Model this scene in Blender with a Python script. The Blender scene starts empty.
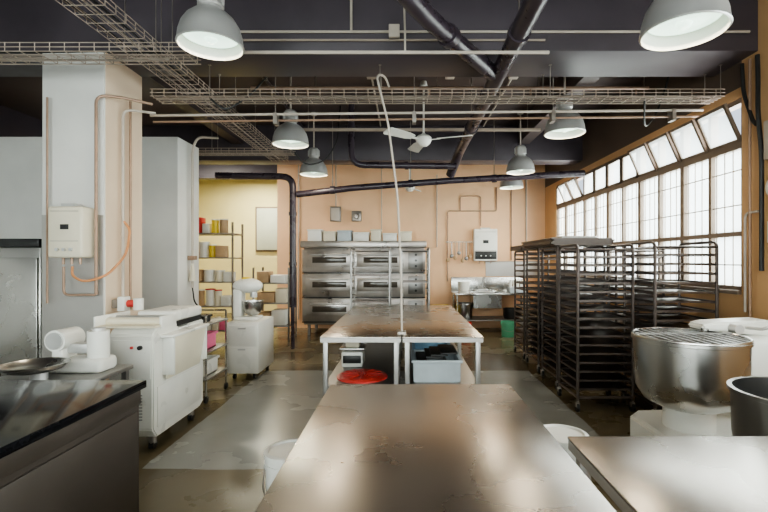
import bpy, bmesh, math, random
from mathutils import Vector, Matrix, Quaternion
random.seed(7)
R=math.radians
# ------------------------------------------------------------------ materials
def mat(name,col,rough=.5,metal=0.0,var=.12,scale=3.0,bump=0.0,emit=None,estr=0,stretch=None,rvar=.08,spec=.5):
    m=bpy.data.materials.new(name); m.use_nodes=True
    nt=m.node_tree; n=nt.nodes; l=nt.links
    p=n['Principled BSDF']
    tc=n.new('ShaderNodeNewGeometry')
    mp=n.new('ShaderNodeMapping'); l.new(tc.outputs['Position'],mp.inputs['Vector'])
    if stretch: mp.inputs['Scale'].default_value=stretch
    nz=n.new('ShaderNodeTexNoise'); nz.inputs['Scale'].default_value=scale; nz.inputs['Detail'].default_value=6
    l.new(mp.outputs[0],nz.inputs['Vector'])
    mx=n.new('ShaderNodeMix'); mx.data_type='RGBA'
    mx.inputs[6].default_value=(*[c*(1-var) for c in col],1)
    mx.inputs[7].default_value=(*[min(1,c*(1+var)) for c in col],1)
    mr0=n.new('ShaderNodeMapRange'); mr0.inputs[1].default_value=.3; mr0.inputs[2].default_value=.7
    l.new(nz.outputs['Fac'],mr0.inputs[0])
    l.new(mr0.outputs[0],mx.inputs[0]); l.new(mx.outputs[2],p.inputs['Base Color'])
    mr=n.new('ShaderNodeMapRange'); mr.inputs[1].default_value=.3; mr.inputs[2].default_value=.7
    mr.inputs[3].default_value=max(0.03,rough-rvar); mr.inputs[4].default_value=min(1,rough+rvar)
    l.new(nz.outputs['Fac'],mr.inputs[0]); l.new(mr.outputs[0],p.inputs['Roughness'])
    p.inputs['Metallic'].default_value=metal
    p.inputs['Specular IOR Level'].default_value=spec
    if bump>0:
        b=n.new('ShaderNodeBump'); b.inputs['Strength'].default_value=bump; b.inputs['Distance'].default_value=.02
        l.new(nz.outputs['Fac'],b.inputs['Height']); l.new(b.outputs[0],p.inputs['Normal'])
    if emit:
        p.inputs['Emission Color'].default_value=(*emit,1); p.inputs['Emission Strength'].default_value=estr
    return m
M={}
M['steel']=mat('brushed_steel',(.56,.55,.53),.27,1,.05,2.5,0,rvar=.04)
M['steel_leg']=mat('dull_steel_leg',(.36,.35,.34),.40,.9,.06,4,0,rvar=.04)
M['steel_sat']=mat('satin_steel_sheet',(.50,.48,.46),.42,.8,.08,2,0,rvar=.05)
M['steel_oven']=mat('weathered_oven_steel',(.46,.43,.41),.34,.85,.16,3.5,0,rvar=.08)
M['steel_top']=mat('worn_steel_top',(.50,.468,.435),.27,1,.06,1.6,0,rvar=.05)
M['steel_dk']=mat('dark_steel',(.27,.26,.255),.33,1,.10,4,rvar=.04)
M['rack']=mat('rack_dark_metal',(.145,.122,.113),.42,.75,.15,9)
M['tray']=mat('tray_dark',(.16,.138,.128),.40,.85,.2,7)
M['white']=mat('white_enamel',(.80,.79,.74),.33,0,.05,3)
M['cream']=mat('cream_plastic',(.76,.70,.56),.45,0,.06,4)
M['plaster']=mat('white_plaster',(.70,.69,.66),.7,0,.08,1.6,.1)
M['peach']=mat('peach_paint',(.86,.55,.33),.6,0,.08,1.1,.08)
M['warm_lit']=mat('warm_lit_plaster',(.76,.60,.45),.6,0,.08,1.4,.08)  # warm light on the column's side, put into the colour
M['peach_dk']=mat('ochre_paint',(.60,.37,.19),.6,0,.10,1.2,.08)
M['brown_dk']=mat('dark_brown_paint',(.11,.080,.063),.6,0,.15,1.2,.08)
M['yellow']=mat('yellow_cream_paint',(.76,.68,.36),.6,0,.05,1.4)
M['ceil']=mat('dark_ceiling_paint',(.062,.045,.044),.5,0,.3,1.1,.08)
M['beam']=mat('dark_beam_paint',(.066,.055,.066),.45,0,.25,1.5,.08)
M['pipe']=mat('purple_black_pipe',(.044,.033,.044),.3,0,.15,4)
M['black']=mat('black_plastic',(.02,.02,.02),.4,0,.2,5)
M['stone']=mat('black_stone_top',(.008,.008,.010),.10,0,.4,40,rvar=.02,spec=.12)
M['panel']=mat('dark_brown_panel',(.070,.057,.048),.4,.2,.08,3)
M['galv']=mat('galvanised',(.34,.31,.28),.4,.8,.15,8)
M['wire']=mat('dusty_wire',(.44,.37,.31),.5,.3,.15,5)
M['conduit']=mat('cream_conduit',(.52,.46,.40),.5,.1,.1,5)
M['copper']=mat('old_copper',(.38,.26,.19),.45,.5,.15,8)
M['orange']=mat('orange_hose',(.62,.28,.12),.5,0,.1,8)
M['alu']=mat('lamp_aluminium',(.58,.575,.565),.38,.6,.06,6)
M['red']=mat('red_plastic',(.62,.06,.05),.4,0,.1,6)
M['yell']=mat('yellow_plastic',(.80,.60,.05),.4,0,.1,6)
M['pink']=mat('pink_plastic',(.75,.16,.30),.4,0,.1,6)
M['blue']=mat('blue_plastic',(.30,.50,.66),.4,0,.1,6)
M['green']=mat('green_plastic',(.10,.36,.22),.4,0,.1,6)
M['tub']=mat('grey_tub',(.48,.54,.58),.4,0,.1,6)
M['card']=mat('cardboard',(.50,.34,.20),.75,0,.12,6)
M['board']=mat('grey_green_board',(.50,.53,.45),.6,0,.06,3)
M['frame']=mat('window_frame_brown',(.22,.165,.125),.5,.1,.15,4)
M['lens']=mat('lamp_lens',(.8,.85,.8),.3,0,.02,3,emit=(.70,1.0,.82),estr=1.2)
M['dglass']=mat('dark_glass',(.07,.06,.05),.1,0,.1,3)
def pane():
    m=bpy.data.materials.new('frosted_pane'); m.use_nodes=True; nt=m.node_tree; n=nt.nodes; l=nt.links
    for x in list(n): n.remove(x)
    o=n.new('ShaderNodeOutputMaterial'); t=n.new('ShaderNodeBsdfTransparent'); d=n.new('ShaderNodeBsdfTranslucent'); g=n.new('ShaderNodeBsdfGlossy')
    g.inputs['Roughness'].default_value=.15; d.inputs['Color'].default_value=(.85,.9,.9,1); t.inputs['Color'].default_value=(.90,.95,.94,1)
    m1=n.new('ShaderNodeMixShader'); m1.inputs[0].default_value=.22; m2=n.new('ShaderNodeMixShader'); m2.inputs[0].default_value=.04
    l.new(t.outputs[0],m1.inputs[1]); l.new(d.outputs[0],m1.inputs[2]); l.new(m1.outputs[0],m2.inputs[1]); l.new(g.outputs[0],m2.inputs[2]); l.new(m2.outputs[0],o.inputs[0])
    return m
M['pane']=pane()
def floor_mat():
    m=bpy.data.materials.new('stained_concrete_floor'); m.use_nodes=True; nt=m.node_tree; n=nt.nodes; l=nt.links
    p=n['Principled BSDF']; g=n.new('ShaderNodeNewGeometry')
    n1=n.new('ShaderNodeTexNoise'); n1.inputs['Scale'].default_value=1.1; n1.inputs['Detail'].default_value=9; n1.inputs['Roughness'].default_value=.5
    l.new(g.outputs['Position'],n1.inputs['Vector'])
    cr=n.new('ShaderNodeValToRGB'); e=cr.color_ramp.elements
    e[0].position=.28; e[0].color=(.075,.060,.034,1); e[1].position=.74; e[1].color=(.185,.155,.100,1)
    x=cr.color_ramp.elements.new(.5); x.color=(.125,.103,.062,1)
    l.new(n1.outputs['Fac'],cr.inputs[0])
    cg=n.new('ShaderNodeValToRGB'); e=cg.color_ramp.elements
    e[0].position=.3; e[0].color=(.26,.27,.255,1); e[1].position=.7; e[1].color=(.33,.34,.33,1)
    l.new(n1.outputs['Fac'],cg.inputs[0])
    sp=n.new('ShaderNodeSeparateXYZ'); l.new(g.outputs['Position'],sp.inputs[0])
    def op(k,a,b):
        q=n.new('ShaderNodeMath'); q.operation=k
        for i,v in enumerate((a,b)):
            if isinstance(v,(int,float)): q.inputs[i].default_value=v
            else: l.new(v,q.inputs[i])
        return q.outputs[0]
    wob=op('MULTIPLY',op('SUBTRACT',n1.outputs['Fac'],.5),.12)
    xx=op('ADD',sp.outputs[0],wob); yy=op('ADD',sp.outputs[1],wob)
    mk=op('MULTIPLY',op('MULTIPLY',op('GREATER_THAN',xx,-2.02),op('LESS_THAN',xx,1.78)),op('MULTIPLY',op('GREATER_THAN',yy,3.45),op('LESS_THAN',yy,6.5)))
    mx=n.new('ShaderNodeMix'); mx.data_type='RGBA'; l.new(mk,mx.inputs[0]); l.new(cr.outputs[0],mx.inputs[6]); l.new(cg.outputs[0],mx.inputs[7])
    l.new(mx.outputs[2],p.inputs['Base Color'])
    mr=n.new('ShaderNodeMapRange'); mr.inputs[1].default_value=.3; mr.inputs[2].default_value=.7; mr.inputs[3].default_value=.20; mr.inputs[4].default_value=.32
    l.new(n1.outputs['Fac'],mr.inputs[0]); l.new(mr.outputs[0],p.inputs['Roughness'])
    return m
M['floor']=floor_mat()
# ------------------------------------------------------------------ builder
def fillet(pts,r,n=5):
    pts=[Vector(p) for p in pts]; out=[pts[0]]
    for i in range(1,len(pts)-1):
        a,b,c=pts[i-1],pts[i],pts[i+1]
        d1=(a-b); d2=(c-b); rr=min(r,d1.length*.49,d2.length*.49)
        p0=b+d1.normalized()*rr; p2=b+d2.normalized()*rr
        for k in range(n+1):
            t=k/n; out.append(p0*(1-t)**2+b*2*t*(1-t)+p2*t*t)
    out.append(pts[-1]); return out
class B:
    def __init__(s,name): s.name=name; s.bm=bmesh.new(); s.ms=[]
    def add(s,t,m,Mx=None):
        m=M[m]
        if m not in s.ms: s.ms.append(m)
        i=s.ms.index(m)
        if Mx is not None: bmesh.ops.transform(t,matrix=Mx,verts=t.verts)
        for f in t.faces: f.material_index=i; f.smooth=True
        me=bpy.data.meshes.new('t'); t.to_mesh(me); t.free(); s.bm.from_mesh(me); bpy.data.meshes.remove(me)
    def box(s,x0,x1,y0,y1,z0,z1,m,bev=0,Mx=None,seg=2):
        t=bmesh.new(); bmesh.ops.create_cube(t,size=1)
        bmesh.ops.scale(t,vec=(x1-x0,y1-y0,z1-z0),verts=t.verts)
        bmesh.ops.translate(t,vec=((x0+x1)/2,(y0+y1)/2,(z0+z1)/2),verts=t.verts)
        if bev: bmesh.ops.bevel(t,geom=t.edges[:],offset=bev,segments=seg,affect='EDGES',profile=.5)
        s.add(t,m,Mx); return s
    def cyl(s,p0,p1,r,m,r2=None,seg=20,caps=True):
        p0=Vector(p0);p1=Vector(p1);d=p1-p0
        t=bmesh.new(); bmesh.ops.create_cone(t,cap_ends=caps,segments=seg,radius1=r,radius2=r if r2 is None else r2,depth=d.length)
        q=Vector((0,0,1)).rotation_difference(d.normalized())
        s.add(t,m,Matrix.Translation((p0+p1)/2)@q.to_matrix().to_4x4()); return s
    def sph(s,c,r,m,sc=(1,1,1),seg=20):
        t=bmesh.new(); bmesh.ops.create_uvsphere(t,u_segments=seg,v_segments=seg//2,radius=r)
        s.add(t,m,Matrix.Translation(c)@Matrix.Diagonal((*sc,1))); return s
    def tube(s,pts,r,m,seg=8,f=0):
        pts=fillet(pts,f) if f else [Vector(p) for p in pts]
        q=[pts[0]]
        for p in pts[1:]:
            if (p-q[-1]).length>1e-5: q.append(p)
        pts=q; t=bmesh.new(); n=None; rings=[]
        for i,p in enumerate(pts):
            d=Vector((0,0,0))
            if i>0: d+=(p-pts[i-1]).normalized()
            if i<len(pts)-1: d+=(pts[i+1]-p).normalized()
            d.normalize()
            if n is None: n=d.orthogonal().normalized()
            else:
                n=n-d*n.dot(d)
                n=n.normalized() if n.length>1e-6 else d.orthogonal().normalized()
            b=d.cross(n)
            off=math.pi/seg
            rings.append([t.verts.new(p+(n*math.cos(2*math.pi*k/seg+off)+b*math.sin(2*math.pi*k/seg+off))*r) for k in range(seg)])
        for a,c in zip(rings,rings[1:]):
            for k in range(seg): t.faces.new((a[k],a[(k+1)%seg],c[(k+1)%seg],c[k]))
        t.faces.new(rings[0][::-1]); t.faces.new(rings[-1])
        s.add(t,m); return s
    def lathe(s,prof,c,m,seg=32,Mx=None):
        t=bmesh.new(); rings=[]
        for r,z in prof:
            rings.append([t.verts.new((r*math.cos(2*math.pi*k/seg),r*math.sin(2*math.pi*k/seg),z)) for k in range(seg)] if r>1e-4 else [t.verts.new((0,0,z))])
        for a,b in zip(rings,rings[1:]):
            for k in range(seg):
                k2=(k+1)%seg
                if len(a)==1 and len(b)==1: continue
                if len(a)==1: t.faces.new((a[0],b[k2],b[k]))
                elif len(b)==1: t.faces.new((a[k],a[k2],b[0]))
                else: t.faces.new((a[k],a[k2],b[k2],b[k]))
        bmesh.ops.recalc_face_normals(t,faces=t.faces)
        T=Matrix.Translation(c)
        s.add(t,m,T@Mx if Mx else T); return s
    def prism(s,poly,axis,a0,a1,m,bev=0):
        def P(u,v,a): return {'x':(a,u,v),'y':(u,a,v),'z':(u,v,a)}[axis]
        t=bmesh.new(); A=[t.verts.new(P(u,v,a0)) for u,v in poly]; C=[t.verts.new(P(u,v,a1)) for u,v in poly]
        t.faces.new(A); t.faces.new(C[::-1]); n=len(poly)
        for k in range(n): t.faces.new((A[k],C[k],C[(k+1)%n],A[(k+1)%n]))
        bmesh.ops.recalc_face_normals(t,faces=t.faces)
        if bev: bmesh.ops.bevel(t,geom=t.edges[:],offset=bev,segments=2,affect='EDGES')
        s.add(t,m); return s
    def done(s):
        bm=s.bm
        for e in bm.edges:
            if len(e.link_faces)==2 and e.calc_face_angle(0)>.62: e.smooth=False
        vs=[v.co for v in bm.verts]
        c=Vector(((min(v.x for v in vs)+max(v.x for v in vs))/2,(min(v.y for v in vs)+max(v.y for v in vs))/2,min(v.z for v in vs)))
        bmesh.ops.translate(bm,vec=-c,verts=bm.verts)
        me=bpy.data.meshes.new(s.name); bm.to_mesh(me); bm.free()
        for m in s.ms: me.materials.append(m)
        o=bpy.data.objects.new(s.name,me); o.location=c; bpy.context.scene.collection.objects.link(o); return o
XR=3.3; YB=10.6; ZC=4.1; XL=-6.5; YF=-3.0; YN=13.6
# ------------------------------------------------------------------ shell
B('floor').box(XL-.2,XR+.2,YF-.2,YN+.2,-.1,0,'floor').done()
B('ceiling').box(XL-.2,XR+.2,YF-.2,YN+.2,ZC,ZC+.15,'ceil').done()
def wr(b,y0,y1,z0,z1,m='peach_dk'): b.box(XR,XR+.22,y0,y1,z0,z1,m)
ZS,ZT=1.29,3.2
b=B('wall_right')
wr(b,YF,YN,0,ZS); wr(b,YF,4.41,ZT,ZC); wr(b,4.41,YN,ZT+.10,ZC,'brown_dk'); wr(b,4.41,YN,ZT,ZT+.10)
wr(b,YF,-1.8,ZS,ZT); wr(b,3.3,4.41,ZS,ZT); wr(b,9.83,YN,ZS,ZT)
b.done()
b=B('wall_back'); b.box(-3.01,XR,YB,YB+.2,0,ZC,'peach'); b.box(XL,-3.01,YB,YB+.2,3.53,ZC,'beam'); b.box(XL,-6.0,YB,YB+.2,0,3.53,'plaster'); b.done()
B('wall_annex').box(XL,XR,YN,YN+.2,0,ZC,'yellow').done()
b=B('wall_left'); b.box(XL-.2,XL,YF,YB,0,3.2,'plaster'); b.box(XL-.2,XL,YF,YB,3.2,ZC,'beam'); b.box(XL-.2,XL,YB,YN,0,ZC,'yellow'); b.done()
B('wall_annex_side').box(-1.0,-.8,YB+.2,YN,0,ZC,'yellow').done()
b=B('wall_partition'); b.box(XL,-3.13,6.2,6.84,0,3.3,'plaster',.01); b.done()
b=B('wall_front'); b.box(XL,XR,YF-.2,YF,0,.7,'plaster'); b.box(XL,XR,YF-.2,YF,3.4,ZC,'plaster'); b.box(XL,-4.6,YF-.2,YF,.7,3.4,'plaster'); b.box(2.6,XR,YF-.2,YF,.7,3.4,'plaster'); b.done()
for y0,y1,z in ((4.2,4.8,3.55),(8.35,8.75,3.45),(.2,.7,3.6)):
    b=B('ceiling_beam'); b.box(XL,XR,y0,y1,z,ZC,'beam',.01); b.done()
for x in (-3.1,2.2):
    B('ceiling_joist').box(x-.1,x+.1,4.8,8.35,3.75,ZC,'ceil').done()
b=B('structural_column'); b.box(-3.39,-2.81,4.2,4.8,0,3.55,'plaster',.012)
b.box(-2.81,-2.805,4.22,4.8,0,3.55,'warm_lit'); b.box(-3.385,-2.815,4.192,4.2,0,2.02,'steel_sat'); b.done()  # side sheet carries the warm light as colour
# ------------------------------------------------------------------ windows
def window(name,y0,y1,n,openset):
    b=B(name); w=(y1-y0)/n; x=XR+.06
    ZM,ZL=2.74,1.86
    for i in range(n+1):
        t=.036 if i%2==0 else .022
        b.box(x-.04,x+.04,max(y0,y0+i*w-t),min(y1,y0+i*w+t),ZS,ZT,'frame')
    for z,t in ((ZS+.025,.025),(ZL,.024),(ZM,.036),(ZT-.025,.025)):
        b.box(x-.045,x+.045,y0,y1,z-t,z+t,'frame')
    b.box(XR-.04,x-.05,y0,y1,ZS-.03,ZS+.01,'frame',.004)
    b.box(x+.005,x+.012,y0,y1,ZS+.02,ZM,'pane')
    for i in range(n):
        a,c=y0+i*w+.02,y0+(i+1)*w-.02
        h=ZT-ZM-.06
        ang=R(24) if i in openset else 0
        T=Matrix.Translation((x-.045,0,ZM+.035))@Matrix.Rotation(-ang,4,'Y')@Matrix.Translation((-(x-.045),0,-(ZM+.035)))
        zz=ZM+.035; k=.03
        X0,X1=x-.06,x-.03
        b.box(X0,X1,a,a+k,zz,zz+h,'frame',Mx=T); b.box(X0,X1,c-k,c,zz,zz+h,'frame',Mx=T)
        b.box(X0,X1,a,c,zz,zz+k,'frame',Mx=T); b.box(X0,X1,a,c,zz+h-k,zz+h,'frame',Mx=T)
        b.box(x-.047,x-.043,a+k,c-k,zz+k,zz+h-k,'pane',Mx=T)
    y=y0+.06
    while y<y1:
        b.cyl((x-.012,y,ZS),(x-.012,y,ZM),.006,'conduit',seg=6); y+=.12
    for z in (1.55,2.15,2.5): b.box(x-.016,x-.008,y0,y1,z-.006,z+.006,'conduit')
    b.done()
window('window_1',4.41,9.83,11,{0,1,2,3,8,9})
window('unseen_side_window',-1.8,3.3,10,{3,4})  # out-of-frame window, added to light the foreground
b=B('unseen_rear_window')  # unseen opening behind the camera, added to let fill in
for i in range(6):
    xx=-4.6+7.2*i/5; b.box(xx-.04+(.04 if i==0 else 0),xx+.04-(.04 if i==5 else 0),YF-.14,YF-.04,.7,3.4,'frame')
for z in (.74,2.6,3.36): b.box(-4.6,2.6,YF-.14,YF-.04,z-.04,z+.04,'frame')
b.box(-4.56,2.56,YF-.1,YF-.09,.78,3.32,'pane'); b.done()
# ------------------------------------------------------------------ lights
def area(name,loc,rot,sx,sy,p,col):
    L=bpy.data.lights.new(name,'AREA'); L.shape='RECTANGLE'; L.size=sx; L.size_y=sy; L.energy=p; L.color=col
    o=bpy.data.objects.new(name,L); o.location=loc; o.rotation_euler=rot; bpy.context.scene.collection.objects.link(o)
area('daylight_side',(XR+1.1,7.3,2.5),(0,R(90),0),4.2,8.4,950,(1,.985,.95))
area('fill_side_near',(XR+1.1,.5,2.5),(0,R(90),0),3.4,5.0,420,(1,.99,.98))  # added foreground fill through the unseen side window
area('fill_behind_camera',(-1.0,YF-1.0,2.1),(R(90),0,0),8.0,3.4,640,(1,.98,.95))  # added fill from behind the camera, source unseen
b=B('fluorescent_batten'); b.box(-4.9,-3.5,12.3,12.42,4.0,ZC,'white',.01); b.cyl((-4.85,12.36,3.98),(-3.55,12.36,3.98),.018,'lens'); b.done()
area('annex_tube_light',(-4.2,12.36,3.93),(0,0,0),1.3,.1,90,(1,.95,.75))
b=B('fluorescent_batten'); b.box(-5.4,-4.0,9.0,9.12,4.0,ZC,'white',.01); b.cyl((-5.35,9.06,3.98),(-4.05,9.06,3.98),.018,'lens'); b.done()  # this batten is added, a body for the rear fill
area('rear_fill_light',(-4.7,9.06,3.93),(0,0,0),1.3,.1,100,(1,.93,.80))  # added fill that brightens the rear left
def lamp(x,y,z,s=.93):
    b=B('pendant_bell_lamp')
    pr=[(.25,0),(.257,.008),(.25,.025),(.243,.09),(.222,.16),(.185,.22),(.14,.262),(.105,.285),(.085,.30),(.085,.33)]
    inn=[(r-.008,zz-.004) for r,zz in pr[::-1]]; inn[-1]=(.244,0)
    b.lathe([(r*s,zz*s) for r,zz in pr],(x,y,z),'alu',40)
    b.lathe([(r*s,zz*s) for r,zz in inn[2:]],(x,y,z),'white',40)
    b.lathe([(0,.06*s),(.12*s,.062*s),(.215*s,.09*s)],(x,y,z),'lens',40)
    b.sph((x,y,z+.07*s),.05*s,'lens',(1,1,.9))
    b.lathe([(.085*s,.32*s),(.095*s,.33*s),(.095*s,.45*s),(.07*s,.48*s),(.03*s,.49*s),(0,.49*s)],(x,y,z),'alu',24)
    for k in range(8):
        a=k*math.pi/4; b.box(-.004,.004,.085*s,.108*s,.335*s,.44*s,'alu',Mx=Matrix.Translation((x,y,z))@Matrix.Rotation(a,4,'Z'))
    b.cyl((x,y,z+.48*s),(x,y,ZC),.012,'conduit',seg=8)
    b.cyl((x,y,ZC-.04),(x,y,ZC),.05,'alu',seg=16)
    b.done()
    L=bpy.data.lights.new('lamp_glow','AREA'); L.shape='DISK'; L.size=.36*s; L.energy=8; L.color=(1,.84,.62)
    o=bpy.data.objects.new('lamp_glow',L); o.location=(x,y,z+.03*s); bpy.context.scene.collection.objects.link(o)
for L in ((-1.45,3.36,3.19),(-1.5,5.9,3.11),(-1.55,7.65,3.05),(1.66,2.68,2.95),(1.9,5.36,3.10),(1.95,7.6,3.08),(2.15,9.1,3.06)): lamp(*L)
# ------------------------------------------------------------------ ceiling services
rods=[]
def tray(name,axis,u0,u1,v0,v1,z,h=.07,step=.12,r=.0045,m='wire',cables=0):
    b=B(name); P=(lambda u,v,zz:(u,v,zz)) if axis=='x' else (lambda u,v,zz:(v,u,zz))
    nb=5
    for i in range(nb): 
        v=v0+(v1-v0)*i/(nb-1); b.tube([P(u0,v,z),P(u1,v,z)],r,m,4)
    for v in (v0,v1):
        for hh in (h*.5,h): b.tube([P(u0,v,z+hh),P(u1,v,z+hh)],r,m,4)
    u=u0+.02
    while u<u1:
        b.tube([P(u,v0,z+h),P(u,v0,z),P(u,v1,z),P(u,v1,z+h)],r,m,4); u+=step
    for c in range(cables):
        v=v0+(v1-v0)*(.2+.6*c/max(1,cables-1)); pts=[]
        u=u0
        while u<=u1: pts.append(P(u,v+random.uniform(-.02,.02),z+.018)); u+=.5
        b.tube(pts,.009,'black' if c%2==0 else 'conduit',6)
    b.done()
    u=u0+.6
    while u<u1: 
        for v in (v0-.008,v1+.008): rods.append(P(u,v,z))
        u+=1.7
tray('wire_cable_tray','y',1.6,8.2,-2.42,-2.12,3.40,cables=3)
tray('wire_cable_tray','x',-6.0,-1.75,3.62,3.86,3.28,cables=2)
tray('wire_cable_tray','x',-2.55,3.2,4.50,4.72,3.24,cables=3)
tray('wire_cable_tray','x',-3.6,-1.75,7.0,7.2,3.27,cables=2)
for x,y,z in rods:
    top=ZC
    for y0,y1,zb in ((4.2,4.8,3.55),(8.35,8.75,3.45),(.2,.7,3.6)):
        if y0-.01<y<y1+.01: top=zb
    o=B('tray_hanger_rod').tube([(x,y,z),(x,y,top)],.004,'galv',5); o.box(x-.012,x+.012,y-.012,y+.012,top-.008,top,'galv'); o.done()
b=B('ceiling_conduit')
b.tube([(-1.74,3.75,3.33),(1.2,3.75,3.33)],.014,'conduit',8); b.tube([(.0,3.75,3.33),(.0,3.75,3.5),(-.02,3.75,ZC)],.009,'conduit',6)
b.done()
b=B('ceiling_conduit')
b.tube([(-2.75,4.86,3.16),(3.22,4.86,3.22)],.014,'conduit',8); b.tube([(-2.75,4.92,3.11),(3.22,4.92,3.17)],.012,'copper',8)
for x in (-1.4,.1,1.6): b.tube([(x,4.86,3.17),(x,4.86,ZC)],.006,'galv',5)
for x in (-1.4,.1,1.6,2.9): b.box(x-.02,x+.02,4.84,4.94,3.08+.01*x,3.20+.01*x,'galv')
b.done()
for x,y0,y1,z,rr,mm in ((-.45,4.9,8.3,4.07,.014,'conduit'),(1.45,4.9,8.3,4.07,.014,'conduit'),(-1.0,.8,4.15,4.07,.014,'conduit'),(1.25,.8,4.15,4.06,.02,'pipe'),(2.6,4.9,8.3,4.07,.014,'conduit'),(-1.9,4.9,8.3,4.06,.025,'pipe')):
    b=B('slab_conduit'); b.tube([(x,y0,z),(x,y1,z)],rr,mm,8)
    y=y0+.3
    while y<y1: b.box(x-.03,x+.03,y-.012,y+.012,z-rr-.004,ZC,'galv'); y+=.9
    b.done()
b=B('slab_conduit'); b.tube([(-1.0,6.0,4.07),(2.05,6.0,4.07)],.013,'conduit',8); 
for x in (-.45,.6,1.45): b.box(x-.06,x+.06,5.94,6.06,4.03,ZC,'conduit',.006)
b.done()
b=B('slab_conduit'); b.tube([(-1.45,3.36,4.07),(1.66,3.3,4.07)],.013,'conduit',8); b.box(.2,.34,3.26,3.4,4.03,ZC,'conduit',.006); b.done()
# lamp suspension rail, conduits clipped to the beam face, sprinkler branch with heads
b=B('beam_conduit'); b.tube([(-2.0,4.18,3.72),(3.2,4.18,3.72)],.012,'conduit',8); b.tube([(-.5,4.18,3.72),(-.5,4.18,ZC)],.012,'conduit',8); b.tube([(-2.0,4.175,3.64),(1.3,4.175,3.64)],.010,'wire',8)
for x in (-1.7,-.1,1.1,2.4): b.box(x-.05,x+.05,4.15,4.2,3.66,3.78,'conduit',.006)
b.done()
b=B('sprinkler_pipe'); b.tube([(-1.9,5.55,3.72),(3.0,5.55,3.72)],.022,'copper',10)
for x in (-1.2,.3,1.55,2.85):
    b.tube([(x,5.55,3.72),(x,5.55,3.62)],.012,'copper',8); b.cyl((x,5.55,3.60),(x,5.55,3.62),.03,'galv',seg=12); b.tube([(x+.1,5.55,3.74),(x+.1,5.55,ZC)],.006,'galv',6)
b.done()
b=B('support_channel'); b.box(-1.95,2.1,6.96,7.0,3.60,3.64,'wire'); 
for x in (-1.5,.3,1.9): b.tube([(x,6.98,3.64),(x,6.98,ZC)],.006,'galv',6)
b.done()
b=B('cable_drop'); b.tube([(-1.74,7.1,3.3),(-1.6,7.12,3.1),(-1.3,7.2,3.16),(-1.1,7.3,3.5),(-1.05,7.3,ZC)],.012,'black',8,f=.15); b.done()
b=B('cable_drop'); b.tube([(-2.0,4.6,3.26),(-1.85,4.62,3.12),(-1.6,4.65,3.3),(-1.45,4.95,3.7),(-1.45,5.1,ZC)],.010,'black',8,f=.15); b.done()
b=B('cable_drop'); b.tube([(2.45,4.6,3.26),(2.6,4.9,3.02),(2.85,5.1,3.25),(3.0,5.1,3.7),(3.0,5.1,ZC)],.010,'black',8,f=.15); b.done()
b=B('overhead_waste_pipe')
b.tube([(.92,1.0,3.43),(.92,7.6,3.43),(.80,7.95,3.1)],.078,'pipe',18,f=.3)
b.tube([(-.25,2.6,3.43),(.2,3.45,3.43),(.86,4.4,3.43)],.075,'pipe',18,f=.2)
b.tube([(-.25,2.6,3.43),(-.9,1.0,3.43)],.075,'pipe',18)
for y in (2.2,3.6,5.0,6.2): 
    b.cyl((.92,y,3.43),(.92,y+.07,3.43),.092,'pipe'); b.tube([(.92,y+.03,3.5),(.92,y+.03,ZC)],.008,'galv',6)
b.cyl((.34,3.65,3.43),(.38,3.71,3.43),.09,'pipe')
b.done()
b=B('waste_stack_pipe')
b.tube([(-3.4,8.1,3.12),(-2.02,8.1,3.10),(-2.02,8.1,.75)],.06,'pipe',14,f=.2)
b.cyl((-2.02,8.1,1.5),(-2.02,8.1,1.56),.072,'pipe'); b.cyl((-2.02,8.1,2.4),(-2.02,8.1,2.46),.072,'pipe')
b.tube([(-2.02,8.1,.75),(-2.02,8.1,0)],.035,'pipe',10)
b.done()
b=B('rear_waste_pipe')
b.tube([(-1.95,8.1,2.78),(-.9,8.1,2.90),(.8,8.06,3.02),(3.2,8.04,3.15)],.058,'pipe',14)
for x,z in ((-1.3,2.855),(.1,2.97),(1.6,3.06)):
    b.cyl((x-.04,8.08,z),(x+.04,8.08,z+.005),.072,'pipe'); b.tube([(x,8.08,z+.05),(x,8.08,ZC)],.007,'galv',6)
b.done()
b=B('drop_waste_pipe')
b.tube([(-.86,7.2,ZC),(-.86,7.2,3.12),(.82,7.2,3.10)],.05,'pipe',14,f=.22); b.cyl((-.86,7.2,3.7),(-.86,7.2,3.76),.063,'pipe'); b.cyl((.0,7.2,3.11),(.05,7.2,3.11),.063,'pipe')
b.done()
b=B('power_drop_conduit')
pts=[(-.03,4.25,.905),(-.035,4.25,1.4),(-.07,4.25,2.2),(-.16,4.26,2.9),(-.24,4.27,3.22),(-.27,4.3,3.35),(-.24,4.36,3.40),(-.19,4.44,3.40),(-.16,4.5,3.33)]
b.tube(pts,.011,'conduit',8,f=.1); b.box(-.07,.01,4.2,4.3,.90,.93,'galv',.004); b.done()
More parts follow.
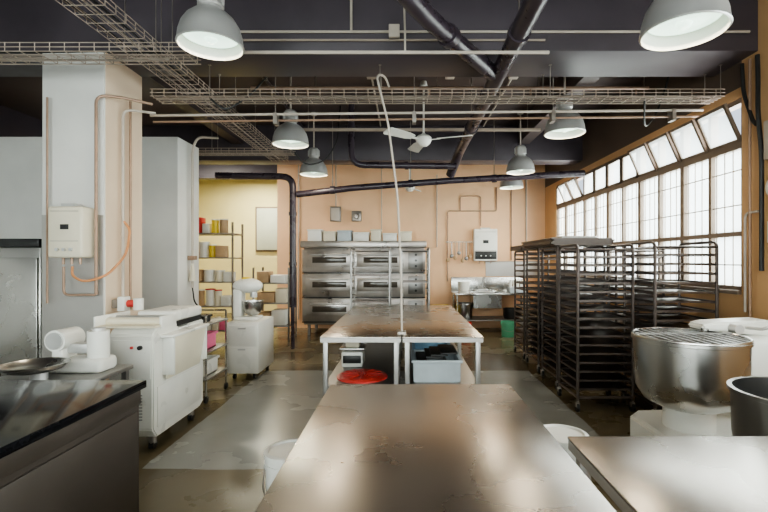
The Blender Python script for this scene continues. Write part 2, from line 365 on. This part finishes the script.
def fan(x,y,z,r,a0):
    b=B('ceiling_fan')
    b.lathe([(0,-.09),(.05,-.085),(.09,-.05),(.11,-.01),(.11,.03),(.08,.06),(.03,.08),(.02,.1)],(x,y,z),'white',24)
    b.cyl((x,y,z+.08),(x,y,ZC),.014,'white',seg=10); b.cyl((x,y,ZC-.08),(x,y,ZC),.06,'white',r2=.04)
    for k in range(3):
        T=Matrix.Translation((x,y,z))@Matrix.Rotation(a0+k*2*math.pi/3,4,'Z')@Matrix.Rotation(R(14),4,'X')
        b.box(.09,.24,-.02,.02,-.008,.004,'white',Mx=T)
        t=bmesh.new(); P=[(.2,-.05),(.3,-.075),(r-.03,-.09),(r,-.06),(r,.06),(r-.03,.09),(.3,.075),(.2,.05)]
        A=[t.verts.new((u,v,.0)) for u,v in P]; C=[t.verts.new((u,v,.012)) for u,v in P]
        t.faces.new(A[::-1]); t.faces.new(C)
        for i in range(8): t.faces.new((A[i],A[(i+1)%8],C[(i+1)%8],C[i]))
        b.add(t,'white',T)
    b.done()
fan(.26,6.3,3.28,.68,R(-18)); fan(.1,9.6,3.15,.55,R(70))
# ------------------------------------------------------------------ tables
def table(name,x0,x1,y0,y1,h,shelf=.45,lip=.05,m='steel_top'):
    b=B(name)
    b.box(x0,x1,y0,y1,h-.012,h,m,.004); 
    b.box(x0+.003,x1-.003,y0+.003,y0+.02,h-lip,h-.01,'steel_sat'); b.box(x0+.003,x1-.003,y1-.02,y1-.003,h-lip,h-.01,'steel_sat')
    b.box(x0+.003,x0+.02,y0+.02,y1-.02,h-lip,h-.01,'steel_sat'); b.box(x1-.02,x1-.003,y0+.02,y1-.02,h-lip,h-.01,'steel_sat')
    for x in (x0+.045,x1-.045):
        ys=[y0+.05,y1-.05]+([(y0+y1)/2] if y1-y0>2 else [])
        for y in ys:
            b.box(x-.022,x+.022,y-.022,y+.022,.03,h-.012,'steel_leg',.003); b.cyl((x,y,0),(x,y,.04),.018,'black',seg=12)
    b.box(x0+.03,x1-.03,y0+.04,y1-.04,shelf-.03,shelf,'steel_leg',.003)
    b.done()
table('prep_table',-.42,.59,.55,2.54,.9)
table('prep_table',.645,1.95,.3,1.79,.9)
table('prep_table',-.775,-.035,4.09,7.0,.9)
table('prep_table',-.025,.715,4.09,7.0,.9)
b=B('red_round_lid'); b.lathe([(0,.02),(.1,.022),(.17,.03),(.23,.025),(.25,.012),(.25,0),(0,0)],(-.42,4.42,.452),'red',36)
for k in range(12):
    a=k*math.pi/6; b.box(.05,.2,-.006,.006,.026,.036,'red',Mx=Matrix.Translation((-.42,4.42,.452))@Matrix.Rotation(a,4,'Z'))
b.done()
b=B('portion_scale'); b.box(-.68,-.45,4.8,5.1,.452,.62,'white',.02); b.box(-.66,-.47,4.78,4.82,.50,.58,'black',.005); b.box(-.7,-.43,4.78,5.12,.64,.66,'steel',.006); b.cyl((-.565,4.95,.6),(-.565,4.95,.65),.04,'black'); b.box(-.64,-.49,4.85,5.05,.66,.76,'cream',.01); b.done()
def tub(name,x0,x1,y0,y1,z0,z1,m,fill=None):
    b=B(name); t=.012
    b.box(x0,x1,y0,y1,z0,z0+t,m); b.box(x0,x0+t,y0,y1,z0,z1,m); b.box(x1-t,x1,y0,y1,z0,z1,m); b.box(x0+t,x1-t,y0,y0+t,z0,z1,m); b.box(x0+t,x1-t,y1-t,y1,z0,z1,m)
    r=.02
    b.box(x0-r,x1+r,y0-r,y0,z1-.025,z1,m,.004); b.box(x0-r,x1+r,y1,y1+r,z1-.025,z1,m,.004); b.box(x0-r,x0,y0,y1,z1-.025,z1,m); b.box(x1,x1+r,y0,y1,z1-.025,z1,m)
    if fill:
        for k in range(7):
            a=x0+.03+(x1-x0-.2)*random.random()
            b.box(a,a+.16,y0+.03,y1-.03,z1-.06+.018*k,z1-.045+.018*k,fill,.003)
    return b.done()
tub('dough_tub',.08,.52,4.22,4.7,.452,.66,'tub','black')
tub('storage_tub',.1,.5,4.85,5.35,.452,.64,'blue')
def bucket(name,x,y,r,h,m,lid=True,z=0):
    b=B(name); b.lathe([(0,0),(r*.85,0),(r*.87,.01),(r*.98,h-.05),(r*1.04,h-.05),(r*1.04,h-.03),(r,h-.03),(r,h)]+([] if not lid else [(r*1.05,h),(r*1.05,h+.015),(r*.9,h+.02),(r*.85,h+.01),(0,h+.01)]) + ([] if lid else [(r*.96,h),(r*.84,.02),(0,.02)]),(x,y,z),m)
    b.tube([(x-r*1.04,y,z+h-.06),(x-r*.9,y-r*.8,z+h-.16),(x,y-r*1.15,z+h-.2),(x+r*.9,y-r*.8,z+h-.16),(x+r*1.04,y,z+h-.06)],.004,'galv',5,f=.05); b.done()
bucket('flour_bucket',.80,2.30,.125,.70,'white'); bucket('flour_bucket',-.56,2.2,.12,.66,'white')
# ------------------------------------------------------------------ left counter
b=B('service_counter')
X1=-1.40
b.box(-3.2,X1,-.4,2.44,.91,.95,'stone',.004); b.box(-3.17,X1-.025,-.37,2.41,.0+.08,.91,'panel'); b.box(-3.1,X1-.06,-.3,2.35,0,.08,'black')
for y0,y1 in ((-.33,.55),(.57,1.45),(1.47,2.38)): 
    b.box(X1-.028,X1-.012,y0,y1,.12,.80,'panel',.004)
b.box(X1-.03,X1-.014,-.37,2.41,.83,.905,'panel',.003); b.done()
b=B('stainless_fridge')
b.box(-4.5,-3.42,4.22,4.95,.1,1.72,'steel',.01); b.box(-4.49,-3.98,4.19,4.22,.14,1.62,'steel',.006); b.box(-3.96,-3.43,4.19,4.22,.14,1.62,'steel',.006)
b.box(-4.5,-3.42,4.2,4.95,1.72,1.80,'black',.006); b.tube([(-3.92,4.19,.8),(-3.92,4.14,.8),(-3.92,4.14,1.2),(-3.92,4.19,1.2)],.012,'steel',8,f=.02)
for x in (-4.4,-3.5):
    for y in (4.3,4.88): b.cyl((x,y,0),(x,y,.1),.025,'black')
b.done()
b=B('work_stand'); b.box(-2.78,-2.08,2.75,3.45,.77,.80,'steel_leg',.004)
for x in (-2.74,-2.12):
    for y in (2.79,3.41): b.box(x-.018,x+.018,y-.018,y+.018,0,.77,'steel_leg')
b.box(-2.76,-2.10,2.77,3.43,.3,.32,'steel_leg'); b.done()
b=B('bakers_scale')
b.box(-2.56,-2.14,3.16,3.36,.80,.90,'white',.03,seg=3); b.cyl((-2.46,3.16,1.03),(-2.46,3.36,1.03),.075,'white'); b.cyl((-2.46,3.15,1.03),(-2.46,3.16,1.03),.06,'alu')
b.box(-2.50,-2.42,3.18,3.33,.88,1.0,'white',.01); b.cyl((-2.22,3.26,.88),(-2.22,3.26,1.09),.07,'white'); b.cyl((-2.22,3.26,1.09),(-2.22,3.26,1.11),.045,'alu')
b.box(-2.42,-2.24,3.22,3.3,.93,1.0,'alu',.01)
b.cyl((-2.44,3.0,.80),(-2.44,3.0,.86),.05,'alu'); b.lathe([(0,0),(.1,.002),(.16,.02),(.185,.05),(.195,.05),(.19,.04),(.16,.012),(.1,-.006),(0,-.008)],(-2.44,2.96,.87),'steel',36)
b.done()
def heater(name,x0,x1,y,z0,z1,m='white',dk=False):
    b=B(name); b.box(x0,x1,y-.18,y,z0,z1,m,.02,seg=3)
    w=x1-x0; h=z1-z0
    if dk: b.box(x0+.02,x1-.02,y-.185,y-.178,z0+.04,z0+h*.3,'black',.003)
    b.box(x0+w*.38,x1-w*.38,y-.186,y-.178,z0+h*.55,z0+h*.65,'black',.003)
    b.box(x0+.03,x1-.03,y-.184,y-.178,z0+h*.32,z0+h*.33,'galv'); b.box(x0+.03,x1-.03,y-.184,y-.178,z0+h*.9,z0+h*.91,'galv')
    for k in (.3,.5,.7): b.cyl((x0+w*k,y-.2,z0+h*.16),(x0+w*k,y-.178,z0+h*.16),.015,'alu',seg=14)
    b.box(x0+w*.3,x1-w*.3,y-.14,y-.04,z1,z1+.03,'alu')
    for k in (.25,.5,.75): b.cyl((x0+w*k,y-.09,z0-.06),(x0+w*k,y-.09,z0),.012,'copper',seg=10)
    b.done()
heater('gas_water_heater',-3.19,-2.88,4.19,1.62,2.08,'cream')
b=B('gas_supply_pipes')
y=4.15
b.tube([(-2.85,y,1.28),(-2.85,y,3.12),(-2.70,y+.1,3.14),(-2.5,4.45,3.14)],.014,'copper',8,f=.08)
b.tube([(-2.77,4.42,1.1),(-2.77,4.42,3.08),(-2.55,4.6,3.10)],.013,'conduit',8,f=.08)
b.tube([(-2.77,4.54,1.1),(-2.77,4.54,3.2)],.012,'copper',8)
b.tube([(-3.03,4.1,1.54),(-3.02,4.08,1.46),(-2.9,4.05,1.40),(-2.72,4.1,1.45),(-2.66,4.3,1.65),(-2.70,4.42,1.9),(-2.76,4.42,1.98)],.011,'orange',8,f=.1)
b.tube([(-3.11,4.1,1.54),(-3.11,4.1,1.28),(-2.85,4.14,1.28)],.012,'copper',8,f=.05)
b.tube([(-3.3,4.15,3.1),(-3.3,4.15,2.15),(-3.3,4.15,1.2)],.01,'copper',8)
b.done()
b=B('gas_regulator'); b.cyl((-2.73,4.34,1.18),(-2.56,4.34,1.18),.035,'red'); b.box(-2.74,-2.67,4.28,4.38,1.11,1.25,'white',.01); b.cyl((-2.57,4.34,1.12),(-2.57,4.34,1.23),.045,'white'); b.box(-2.803,-2.74,4.3,4.37,1.14,1.22,'galv'); b.done()
# ------------------------------------------------------------------ dough moulder
b=B('dough_moulder')
x0,x1=-2.44,-2.07; ya,yb=3.70,4.62
b.prism([(ya+.06,.12),(ya,.20),(ya,.98),(ya+.05,1.03),(ya+.38,1.04),(ya+.42,.98),(ya+.60,.98),(ya+.64,1.0),(yb,1.0),(yb,.16),(yb-.08,.12)],'x',x0,x1,'white',.012)
b.box(x0+.02,x1+.0,ya+.35,yb-.02,1.04,1.14,'white',.03,seg=3)
b.box(x0+.03,x1+.002,ya+.38,yb-.05,1.0,1.045,'black')
b.cyl((x0+.04,ya+.5,1.03),(x1-.01,ya+.5,1.03),.03,'alu')
b.cyl((x0-.12,ya+.18,1.07),(x1-.0,ya+.18,1.07),.035,'cream')
b.cyl((x0-.12,ya+.30,1.09),(x1-.0,ya+.30,1.09),.02,'alu')
b.box(x0-.12,x1,ya+.02,ya+.35,1.035,1.05,'cream')
b.box(x0-.14,x0-.12,ya+.02,ya+.5,1.0,1.13,'white',.008); b.box(x1-.02,x1+.01,ya+.12,ya+.36,1.02,1.12,'white',.008)
b.box(-.012,.012,ya+.16,ya+.76,.0,.38,'cream',.006,Mx=Matrix.Translation((x1+.025,0,.58))@Matrix.Rotation(R(10),4,'Y'))
b.box(x1,x1+.10,ya+.14,ya+.16,.62,.96,'white',.003); b.box(x1,x1+.10,ya+.76,ya+.78,.62,.96,'white',.003)
b.box(x1-.01,x1+.11,ya+.1,ya+.82,.94,.965,'white',.008)
b.box(x1-.001,x1+.006,ya+.06,yb-.06,.2,.54,'white',.004)
for k in range(9): b.box(x0+.14,x0+.28,ya-.003,ya+.002,.28+k*.025,.288+k*.025,'steel_dk')
b.box(x0+.04,x1-.02,ya-.008,ya,.62,.94,'white',.004); b.cyl((x1-.1,ya-.03,.88),(x1-.1,ya,.88),.018,'black'); b.cyl((x1-.17,ya-.02,.88),(x1-.17,ya,.88),.012,'red')
for x in (x0+.07,x1-.07):
    for y in (ya+.12,yb-.12): b.cyl((x,y,.05),(x,y,.14),.03,'galv'); b.cyl((x-.02,y,.035),(x+.02,y,.035),.035,'black')
b.done()
b=B('wall_pipe_set')
b.tube([(-3.07,6.5,1.2),(-3.07,6.5,3.2),(-3.0,6.5,3.38),(-2.7,6.5,3.36)],.018,'conduit',8,f=.12)
b.cyl((-3.07,6.5,1.30),(-3.07,6.5,1.55),.045,'cream',r2=.02); b.box(-3.125,-3.02,6.46,6.54,1.6,1.66,'copper',.005)
b.tube([(-3.07,6.5,1.2),(-3.02,6.45,1.0),(-2.9,6.4,.9)],.01,'black',6,f=.05)
b.done()
# ------------------------------------------------------------------ cabinet + planetary mixer
b=B('flour_bin_cabinet'); b.box(-2.38,-1.95,6.0,6.7,.08,.77,'white',.02); b.box(-2.35,-1.98,5.985,6.0,.12,.44,'white',.006); b.box(-2.35,-1.98,5.985,6.0,.46,.73,'white',.006)
b.box(-2.22,-2.12,5.97,5.99,.40,.42,'alu'); b.box(-2.22,-2.12,5.97,5.99,.68,.70,'alu')
for x in (-2.3,-2.03):
    for y in (6.08,6.62): b.cyl((x-.015,y,.04),(x+.015,y,.04),.04,'black')
b.done()
b=B('planetary_mixer')
c=(-2.2,6.3)
b.box(c[0]-.16,c[0]+.18,c[1]-.13,c[1]+.13,.77,.82,'white',.02,seg=3); b.box(c[0]-.18,c[0]-.06,c[1]-.1,c[1]+.1,.8,1.2,'white',.03,seg=3)
b.sph((c[0]+.0,c[1],1.24),.14,'white',(1.5,.95,.75)); b.cyl((c[0]+.08,c[1],1.08),(c[0]+.08,c[1],1.16),.05,'alu')
b.lathe([(0,0),(.06,0),(.11,.04),(.135,.12),(.14,.2),(.147,.2),(.147,.19)],(c[0]+.07,c[1],.83),'steel'); b.sph((c[0]-.02,c[1],1.34),.05,'yell',(1.3,1,.5)); b.done()
b=B('utility_trolley')
for z in (.25,.55,.86):
    b.box(-2.62,-2.2,5.0,5.6,z,z+.02,'steel_leg',.004)
for x in (-2.6,-2.22):
    for y in (5.02,5.58): b.tube([(x,y,.08),(x,y,.98)],.012,'steel',8); b.cyl((x-.012,y,.04),(x+.012,y,.04),.04,'black')
b.tube([(-2.6,5.02,.98),(-2.22,5.02,.98)],.012,'steel',8); b.tube([(-2.6,5.58,.98),(-2.22,5.58,.98)],.012,'steel',8)
b.done()
tub('ingredient_tub',-2.55,-2.27,5.1,5.4,.571,.75,'pink'); tub('ingredient_tub',-2.55,-2.27,5.1,5.45,.271,.45,'white')
tub('ingredient_tub',-2.52,-2.30,5.12,5.32,.881,.96,'black')
# ------------------------------------------------------------------ storage shelves
def shelves(name,x0,x1,y0,y1,zs,top,m='galv'):
    b=B(name)
    for x in (x0,x1):
        for y in (y0,y1): b.box(x-.015,x+.015,y-.015,y+.015,0,top,m)
    for z in zs: b.box(x0-.01,x1+.01,y0-.01,y1+.01,z-.025,z,m,.003)
    return b
b=shelves('storage_shelving',-4.2,-3.18,8.3,8.8,(.3,.75,1.2,1.65,2.1),2.3); b.done()
b=B('assorted_containers')
cols=['white','cream','red','card','white','tub','yell','cream','pink','white']
ci=0
for z in (.3,.75,1.2,1.65,2.1):
    x=-4.15
    while x<-3.35:
        w=random.uniform(.11,.2); h=random.uniform(.14,.30); ci+=1; c=cols[(ci*7+int(z*10))%10]
        if random.random()<.5: b.box(x,x+w,8.33,8.33+w,z,z+h,c,.01)
        else: b.cyl((x+w/2,8.4+w/2-.05,z),(x+w/2,8.4+w/2-.05,z+h),w/2,c); b.cyl((x+w/2,8.4+w/2-.05,z+h),(x+w/2,8.4+w/2-.05,z+h+.02),w/2+.006,random.choice(['white','red','black']))
        x+=w+.015
b.done()
b=shelves('wire_shelf_unit',-3.0,-2.3,8.9,9.5,(.3,.75,1.15),1.45,'steel_dk'); b.done()
b=B('stacked_boxes')
for (xa,xb,z,h,c) in ((-2.95,-2.7,.3,.25,'card'),(-2.66,-2.38,.3,.3,'white'),(-2.95,-2.6,.75,.2,'card'),(-2.58,-2.36,.75,.28,'cream'),(-2.95,-2.72,1.15,.22,'card'),(-2.68,-2.4,1.15,.15,'white')):
    b.box(xa,xb,8.95,9.3,z,z+h,c,.006)
b.done()
b=B('notice_board'); b.box(-4.45,-3.75,13.5,13.54,1.9,3.15,'board',.01); b.box(-4.5,-3.7,13.54,13.58,1.85,3.2,'frame'); b.done()
# ------------------------------------------------------------------ deck oven
b=B('deck_oven')
x0,x1,y0,y1=-2.18,.43,9.55,10.55
b.box(x0+.02,x1-.02,y0+.06,y1,.22,1.86,'steel_oven',.01)
b.box(x0-.02,x1+.02,y0-.12,y1,1.86,2.0,'steel_oven',.02)
for i in range(3):
    z=.30+i*.52
    b.box(x0,x1,y0,y0+.06,z,z+.48,'steel_oven',.008)
    for k in range(2):
        a=x0+.08+k*1.08; 
        b.box(a,a+1.0,y0-.03,y0,z+.12,z+.40,'steel_oven',.01); b.box(a+.14,a+.86,y0-.036,y0-.028,z+.2,z+.32,'dglass',.004)
        b.tube([(a+.1,y0-.03,z+.37),(a+.1,y0-.08,z+.37),(a+.9,y0-.08,z+.37),(a+.9,y0-.03,z+.37)],.013,'alu',8,f=.02)
    b.box(x1-.36,x1-.05,y0-.01,y0,z+.06,z+.44,'steel_dk',.004)
    for k in range(3): b.cyl((x1-.2,y0-.03,z+.13+k*.12),(x1-.2,y0,z+.13+k*.12),.025,'black',seg=14)
    b.box(x0,x1,y0-.02,y0,z-.025,z-.005,'black')
for x in (x0+.12,-.87,x1-.12):
    for y in (y0+.12,y1-.1): b.cyl((x,y,0),(x,y,.24),.035,'steel_dk')
b.done()
b=B('storage_boxes_row')
x=-2.1
for w,h,c in ((.3,.26,'white'),(.26,.22,'cream'),(.3,.24,'tub'),(.34,.2,'white'),(.22,.26,'cream'),(.3,.18,'white'),(.28,.22,'cream')):
    b.box(x,x+w,9.7,10.1,2.0,2.0+h,c,.02); b.box(x-.01,x+w+.01,9.69,10.11,2.0+h-.03,2.0+h,c,.006); x+=w+.04
b.done()
# ------------------------------------------------------------------ racks
def rack(x0,x1,y0,y1,h,n,m='rack',name='bakery_rack',trays=True,z0=.22):
    b=B(name); r=.016
    for x in (x0,x1):
        b.tube([(x,y0,.12),(x,y0,h),(x,y1,h),(x,y1,.12)],r,m,8,f=.07)
    for y in (y0,y1):
        b.tube([(x0,y,.15),(x1,y,.15)],r*.9,m,8)
        b.tube([(x0,y,h-.05),(x1,y,h-.05)],r*.8,m,6)
    for x in (x0,x1): b.tube([(x,y0,.15),(x,y1,.15)],r*.9,m,8)
    for i in range(n):
        z=z0+(h-.14-z0)*i/(n-1)
        for x,sg in ((x0,1),(x1,-1)):
            b.box(min(x,x+sg*.035),max(x,x+sg*.035),y0,y1,z-.002,z+.002,m); b.box(x-.003,x+.003,y0,y1,z-.002,z+.022,m)
        if trays is True or (trays and i in trays):
            a,c=x0+.022,x1-.022
            b.box(a,c,y0+.01,y1-.01,z+.003,z+.007,'tray'); 
            b.box(a,c,y0+.008,y0+.012,z+.003,z+.024,'tray'); b.box(a,c,y1-.012,y1-.008,z+.003,z+.024,'tray')
    for x in (x0,x1):
        for y in (y0,y1):
            b.cyl((x,y,.09),(x,y,.13),.012,'galv',seg=8); b.cyl((x-.014,y+.01,.045),(x+.014,y+.01,.045),.045,'black',seg=16); b.box(x-.022,x+.022,y-.01,y+.03,.05,.10,'galv',.004)
    b.done()
rack(1.82,2.40,4.74,5.30,1.76,16)
rack(2.50,3.12,4.50,5.12,1.78,16)
rack(1.88,2.46,5.55,6.15,1.76,16)
rack(2.58,3.16,5.5,6.1,1.76,16)
rack(1.90,2.48,6.4,7.0,1.76,16)
rack(1.92,2.50,7.25,7.85,1.74,15)
rack(-.90,-.26,7.5,8.0,1.80,14,'steel_leg','bakery_rack',{0,3,6,10})
rack(-.06,.40,7.5,8.0,1.80,14,'steel_leg','bakery_rack',{1,5,9})
b=B('baking_tray_stack')
for k in range(5):
    z=1.778+k*.018; o=random.uniform(-.03,.03)
    b.box(1.80+o,2.55+o,5.5,6.9,z,z+.005,'tray'); b.box(1.80+o,2.55+o,5.5,5.51,z,z+.02,'tray'); b.box(1.80+o,1.81+o,5.5,6.9,z,z+.02,'tray'); b.box(2.54+o,2.55+o,5.5,6.9,z,z+.02,'tray')
b.box(1.95,2.4,5.6,6.4,1.87,1.90,'steel_sat',.01); b.done()
b=B('baking_tray_stack')
for k in range(4):
    z=1.762+k*.018; b.box(1.86,2.6,7.2,7.95,z,z+.005,'tray'); b.box(1.86,2.6,7.2,7.21,z,z+.018,'tray'); b.box(1.86,1.87,7.2,7.95,z,z+.018,'tray')
b.done()
# ------------------------------------------------------------------ spiral mixer
b=B('spiral_dough_mixer')
cx,cy=2.08,3.3
q=.91
b.lathe([(rr*q,zz) for rr,zz in [(0,.54),(.24,.54),(.33,.58),(.385,.66),(.40,.76),(.405,1.01),(.418,1.015),(.418,1.035),(.395,1.035),(.39,.78),(.37,.68),(.3,.61),(0,.58)]],(cx,cy,0),'steel',48)
b.cyl((cx,cy,.36),(cx,cy,.55),.17,'white')
b.prism([(cx-.30,cy-.30),(cx-.22,cy-.38),(cx+.25,cy-.36),(cx+.82,cy-.2),(cx+.9,cy-.1),(cx+.9,cy+.38),(cx+.8,cy+.45),(cx-.2,cy+.38),(cx-.30,cy+.28)],'z',.06,.38,'white',.03)
b.box(cx+.46,cx+.88,cy+.02,cy+.46,.3,1.02,'white',.06,seg=3)
b.prism([(cx+.20,1.062),(cx+.90,1.0),(cx+.90,1.09),(cx+.70,1.14),(cx+.28,1.12),(cx+.20,1.10)],'y',cy+.14,cy+.34,'white',.015)
b.cyl((cx+.24,cy+.18,.64),(cx+.24,cy+.18,1.08),.028,'steel')
pts=[(cx+.20+.10*math.cos(a*.5),cy+.14+.10*math.sin(a*.5),.66+.018*a) for a in range(0,20)]
b.tube(pts,.018,'steel',8)
b.cyl((cx+.42,cy+.06,1.08),(cx+.42,cy+.16,1.08),.035,'alu'); b.tube([(cx+.5,cy+.10,1.09),(cx+.5,cy-.06,1.10),(cx+.60,cy-.10,1.16)],.013,'alu',8,f=.03); b.sph((cx+.60,cy-.10,1.17),.025,'black')
rr=.37
pts=[(cx+rr*math.cos(a*math.pi/20),cy+rr*math.sin(a*math.pi/20),1.044) for a in range(41)]
b.tube(pts,.010,'steel',8)
for k in range(-5,6):
    x=cx+k*.062; hh=math.sqrt(rr**2-(k*.062)**2)
    b.box(x-.008,x+.008,cy-hh,cy+hh*(.2 if k>0 else 1),1.040,1.048,'steel_leg')
b.box(cx-rr+.01,cx+rr-.01,cy+.05,cy+.08,1.046,1.054,'steel_leg')
b.cyl((cx-.29,cy-.33,.30),(cx-.25,cy-.42,.32),.055,'white'); b.cyl((cx-.12,cy-.42,.28),(cx-.12,cy-.37,.28),.03,'red'); b.box(cx+.62,cx+.84,cy+.005,cy+.03,.7,.95,'black',.005)
for dx,dy in ((-.2,-.25),(-.2,.28),(.78,-.08),(.78,.33)): b.cyl((cx+dx,cy+dy,0),(cx+dx,cy+dy,.08),.04,'black')
b.done()
b=B('mixing_bowl')
BX,BY=2.03,2.3
b.lathe([(0,.40),(.14,.40),(.22,.44),(.275,.54),(.295,.68),(.30,.90),(.315,.905),(.315,.925),(.292,.925),(.287,.70),(.26,.56),(.2,.47),(0,.43)],(BX,BY,0),'steel_dk',44)
b.cyl((BX,BY,.1),(BX,BY,.41),.08,'galv'); b.cyl((BX,BY,.08),(BX,BY,.11),.24,'galv')
for k in range(4):
    a=k*math.pi/2+.7; b.cyl((BX+.2*math.cos(a)-.012,BY+.2*math.sin(a),.04),(BX+.2*math.cos(a)+.012,BY+.2*math.sin(a),.04),.04,'black')
b.done()
# ------------------------------------------------------------------ back wall stuff
heater('gas_water_heater',1.60,2.14,YB-.01,1.58,2.32,dk=True)
b=B('copper_pipework')
y=YB-.03
b.tube([(1.0,y,1.1),(1.0,y,2.75),(2.15,y,2.75),(2.15,y,3.3)],.014,'copper',8,f=.06)
b.tube([(1.3,y,2.75),(1.3,y,3.1),(1.78,y,3.1),(1.78,y,2.4)],.013,'copper',8,f=.06)
b.tube([(2.5,y,1.6),(2.5,y,3.4)],.013,'copper',8)
b.tube([(2.85,y,1.6),(2.85,y,3.95)],.02,'conduit',8); b.tube([(.75,y,1.9),(.75,y,3.6)],.014,'conduit',8); b.tube([(-2.5,y,.2),(-2.5,y,3.9)],.016,'conduit',8)
b.tube([(-.55,y,2.1),(-.55,y,3.9)],.012,'conduit',8)
b.done()
b=B('electrical_box'); b.box(-1.75,-1.5,YB-.1,YB-.01,2.5,2.85,'galv',.01); b.box(-1.72,-1.53,YB-.11,YB-.1,2.53,2.82,'conduit',.004); b.tube([(-1.62,YB-.05,2.85),(-1.62,YB-.05,3.9)],.014,'conduit',8); b.done()
b=B('wall_siren'); b.box(-1.25,-1.02,YB-.09,YB-.005,2.5,2.75,'galv',.02); b.lathe([(0,.05),(.05,.045),(.07,0),(0,0)],(0,0,0),'galv',20,Mx=Matrix.Translation((-1.135,YB-.09,2.62))@Matrix.Rotation(R(90),4,'X')); b.done()
b=B('sink_bench')
x0,x1,y0,y1=1.08,2.75,9.7,10.5
b.box(x0,1.5,y0,y1,.84,.88,'steel',.005); b.box(2.1,x1,y0,y1,.84,.88,'steel',.005); b.box(1.5,2.1,y0,y0+.1,.84,.88,'steel',.005); b.box(1.5,2.1,y1-.15,y1,.84,.88,'steel',.005)
b.box(1.5,2.1,y0+.1,y1-.15,.55,.56,'steel'); b.box(1.49,1.5,y0+.1,y1-.15,.55,.86,'steel'); b.box(2.1,2.11,y0+.1,y1-.15,.55,.86,'steel'); b.box(1.5,2.1,y0+.09,y0+.1,.55,.86,'steel'); b.box(1.5,2.1,y1-.15,y1-.14,.55,.86,'steel')
b.box(x0,x1,y1,y1+.03,.84,1.2,'steel',.004)
for x in (x0+.05,x1-.05):
    for y in (y0+.05,y1-.05): b.cyl((x,y,0),(x,y,.85),.022,'steel')
b.box(x0+.04,x1-.04,y0+.04,y1-.04,.28,.30,'steel_leg')
b.tube([(1.8,10.42,.88),(1.8,10.42,1.18),(1.8,10.15,1.22),(1.8,10.12,1.1)],.013,'alu',8,f=.07); b.box(1.68,1.92,10.39,10.45,.88,.93,'alu',.008)
b.done()
b=B('splash_panel'); b.box(1.9,3.28,YB-.012,YB,1.22,1.56,'steel_sat'); b.box(1.9,3.28,YB-.016,YB,1.55,1.57,'steel_dk'); b.done()
b=B('hanging_utensils'); b.tube([(.95,10.5,2.02),(1.58,10.5,2.02)],.01,'steel',8)
for x in (.97,1.56): b.tube([(x,10.5,2.02),(x,YB,2.02)],.01,'steel',6)
for k in range(7):
    x=1.0+k*.085; l=random.uniform(.22,.42); b.tube([(x,10.49,2.03),(x,10.48,2.03-l)],.008,'steel_dk' if k%2 else 'copper',5)
    b.sph((x,10.47,2.0-l),.046,'steel_dk' if k%2 else 'card',(1,.4,1.1),12)
b.done()
b=B('stock_pot'); b.lathe([(0,.30),(.19,.30),(.2,.32),(.2,.62),(.21,.62),(.205,.64),(.19,.64),(.19,.33),(0,.33)],(1.30,10.05,0),'steel_dk'); b.done()
b=B('stock_pot'); b.lathe([(0,.301),(.19,.301),(.2,.32),(.2,.5),(.21,.5),(.205,.52),(.19,.52),(.19,.33),(0,.33)],(2.40,10.05,0),'black'); b.done()
bucket('mop_bucket',2.15,9.4,.15,.32,'green',False); bucket('mop_bucket',1.25,9.4,.14,.3,'red',False)
bucket('ingredient_bucket',1.3,9.95,.13,.22,'white',True,.881)
b=B('dish_crate'); b.box(2.3,2.65,9.85,10.2,.881,1.0,'tub',.01); 
for k in range(4): b.cyl((2.35+k*.08,10.02,1.0),(2.35+k*.08,10.02,1.15),.03,'white',seg=14)
b.done()
tub('produce_crate',.60,.96,9.6,10.1,.0,.3,'cream'); tub('produce_crate',.60,.96,9.6,10.1,.301,.6,'yell')
# ------------------------------------------------------------------ right pier fittings
b=B('pier_cabling'); x=XR-.035
b.tube([(x,4.17,3.5),(x,4.16,3.3),(x-.02,4.14,2.95),(x,4.12,2.6),(x,4.12,1.5)],.020,'black',8,f=.15)
b.tube([(x,4.36,3.5),(x,4.34,3.2),(x,4.22,2.9),(x,4.18,2.86)],.018,'black',8,f=.1)
b.tube([(x,4.26,3.5),(x,4.26,1.0)],.013,'copper',8); b.tube([(x,4.32,1.1),(x,4.32,2.05),(x,4.16,2.05)],.012,'conduit',8,f=.06)
b.done()
b=B('cable_junction_box'); b.box(XR-.07,XR-.002,3.9,4.06,2.5,2.85,'conduit',.01); b.done()
b=B('fire_alarm_bell'); b.lathe([(0,.07),(.06,.065),(.1,.04),(.11,0),(0,0)],(0,0,0),'white',28,Mx=Matrix.Translation((XR-.002,3.97,2.25))@Matrix.Rotation(R(-90),4,'Y')); b.done()
b=B('isolator_switch'); b.box(XR-.07,XR-.002,3.88,4.02,1.75,1.95,'white',.01); b.cyl((XR-.09,3.95,1.85),(XR-.07,3.95,1.85),.025,'red'); b.done()
# ------------------------------------------------------------------ world, camera
w=bpy.data.worlds.new('World'); bpy.context.scene.world=w; w.use_nodes=True
bg=w.node_tree.nodes['Background']; bg.inputs[0].default_value=(.75,.85,1,1); bg.inputs[1].default_value=.8
cam=bpy.data.cameras.new('camera'); co=bpy.data.objects.new('camera',cam); bpy.context.scene.collection.objects.link(co)
co.location=(0,0,1.6); co.rotation_euler=(R(90),0,0); cam.sensor_width=36; cam.lens=450/768*36; cam.shift_x=-21/768; cam.shift_y=4/768; cam.clip_start=.05
bpy.context.scene.camera=co
vs=bpy.context.scene.view_settings
try:
    vs.view_transform='AgX'; vs.look='AgX - Medium High Contrast'
except Exception as ex: print(ex)
vs.exposure=.65
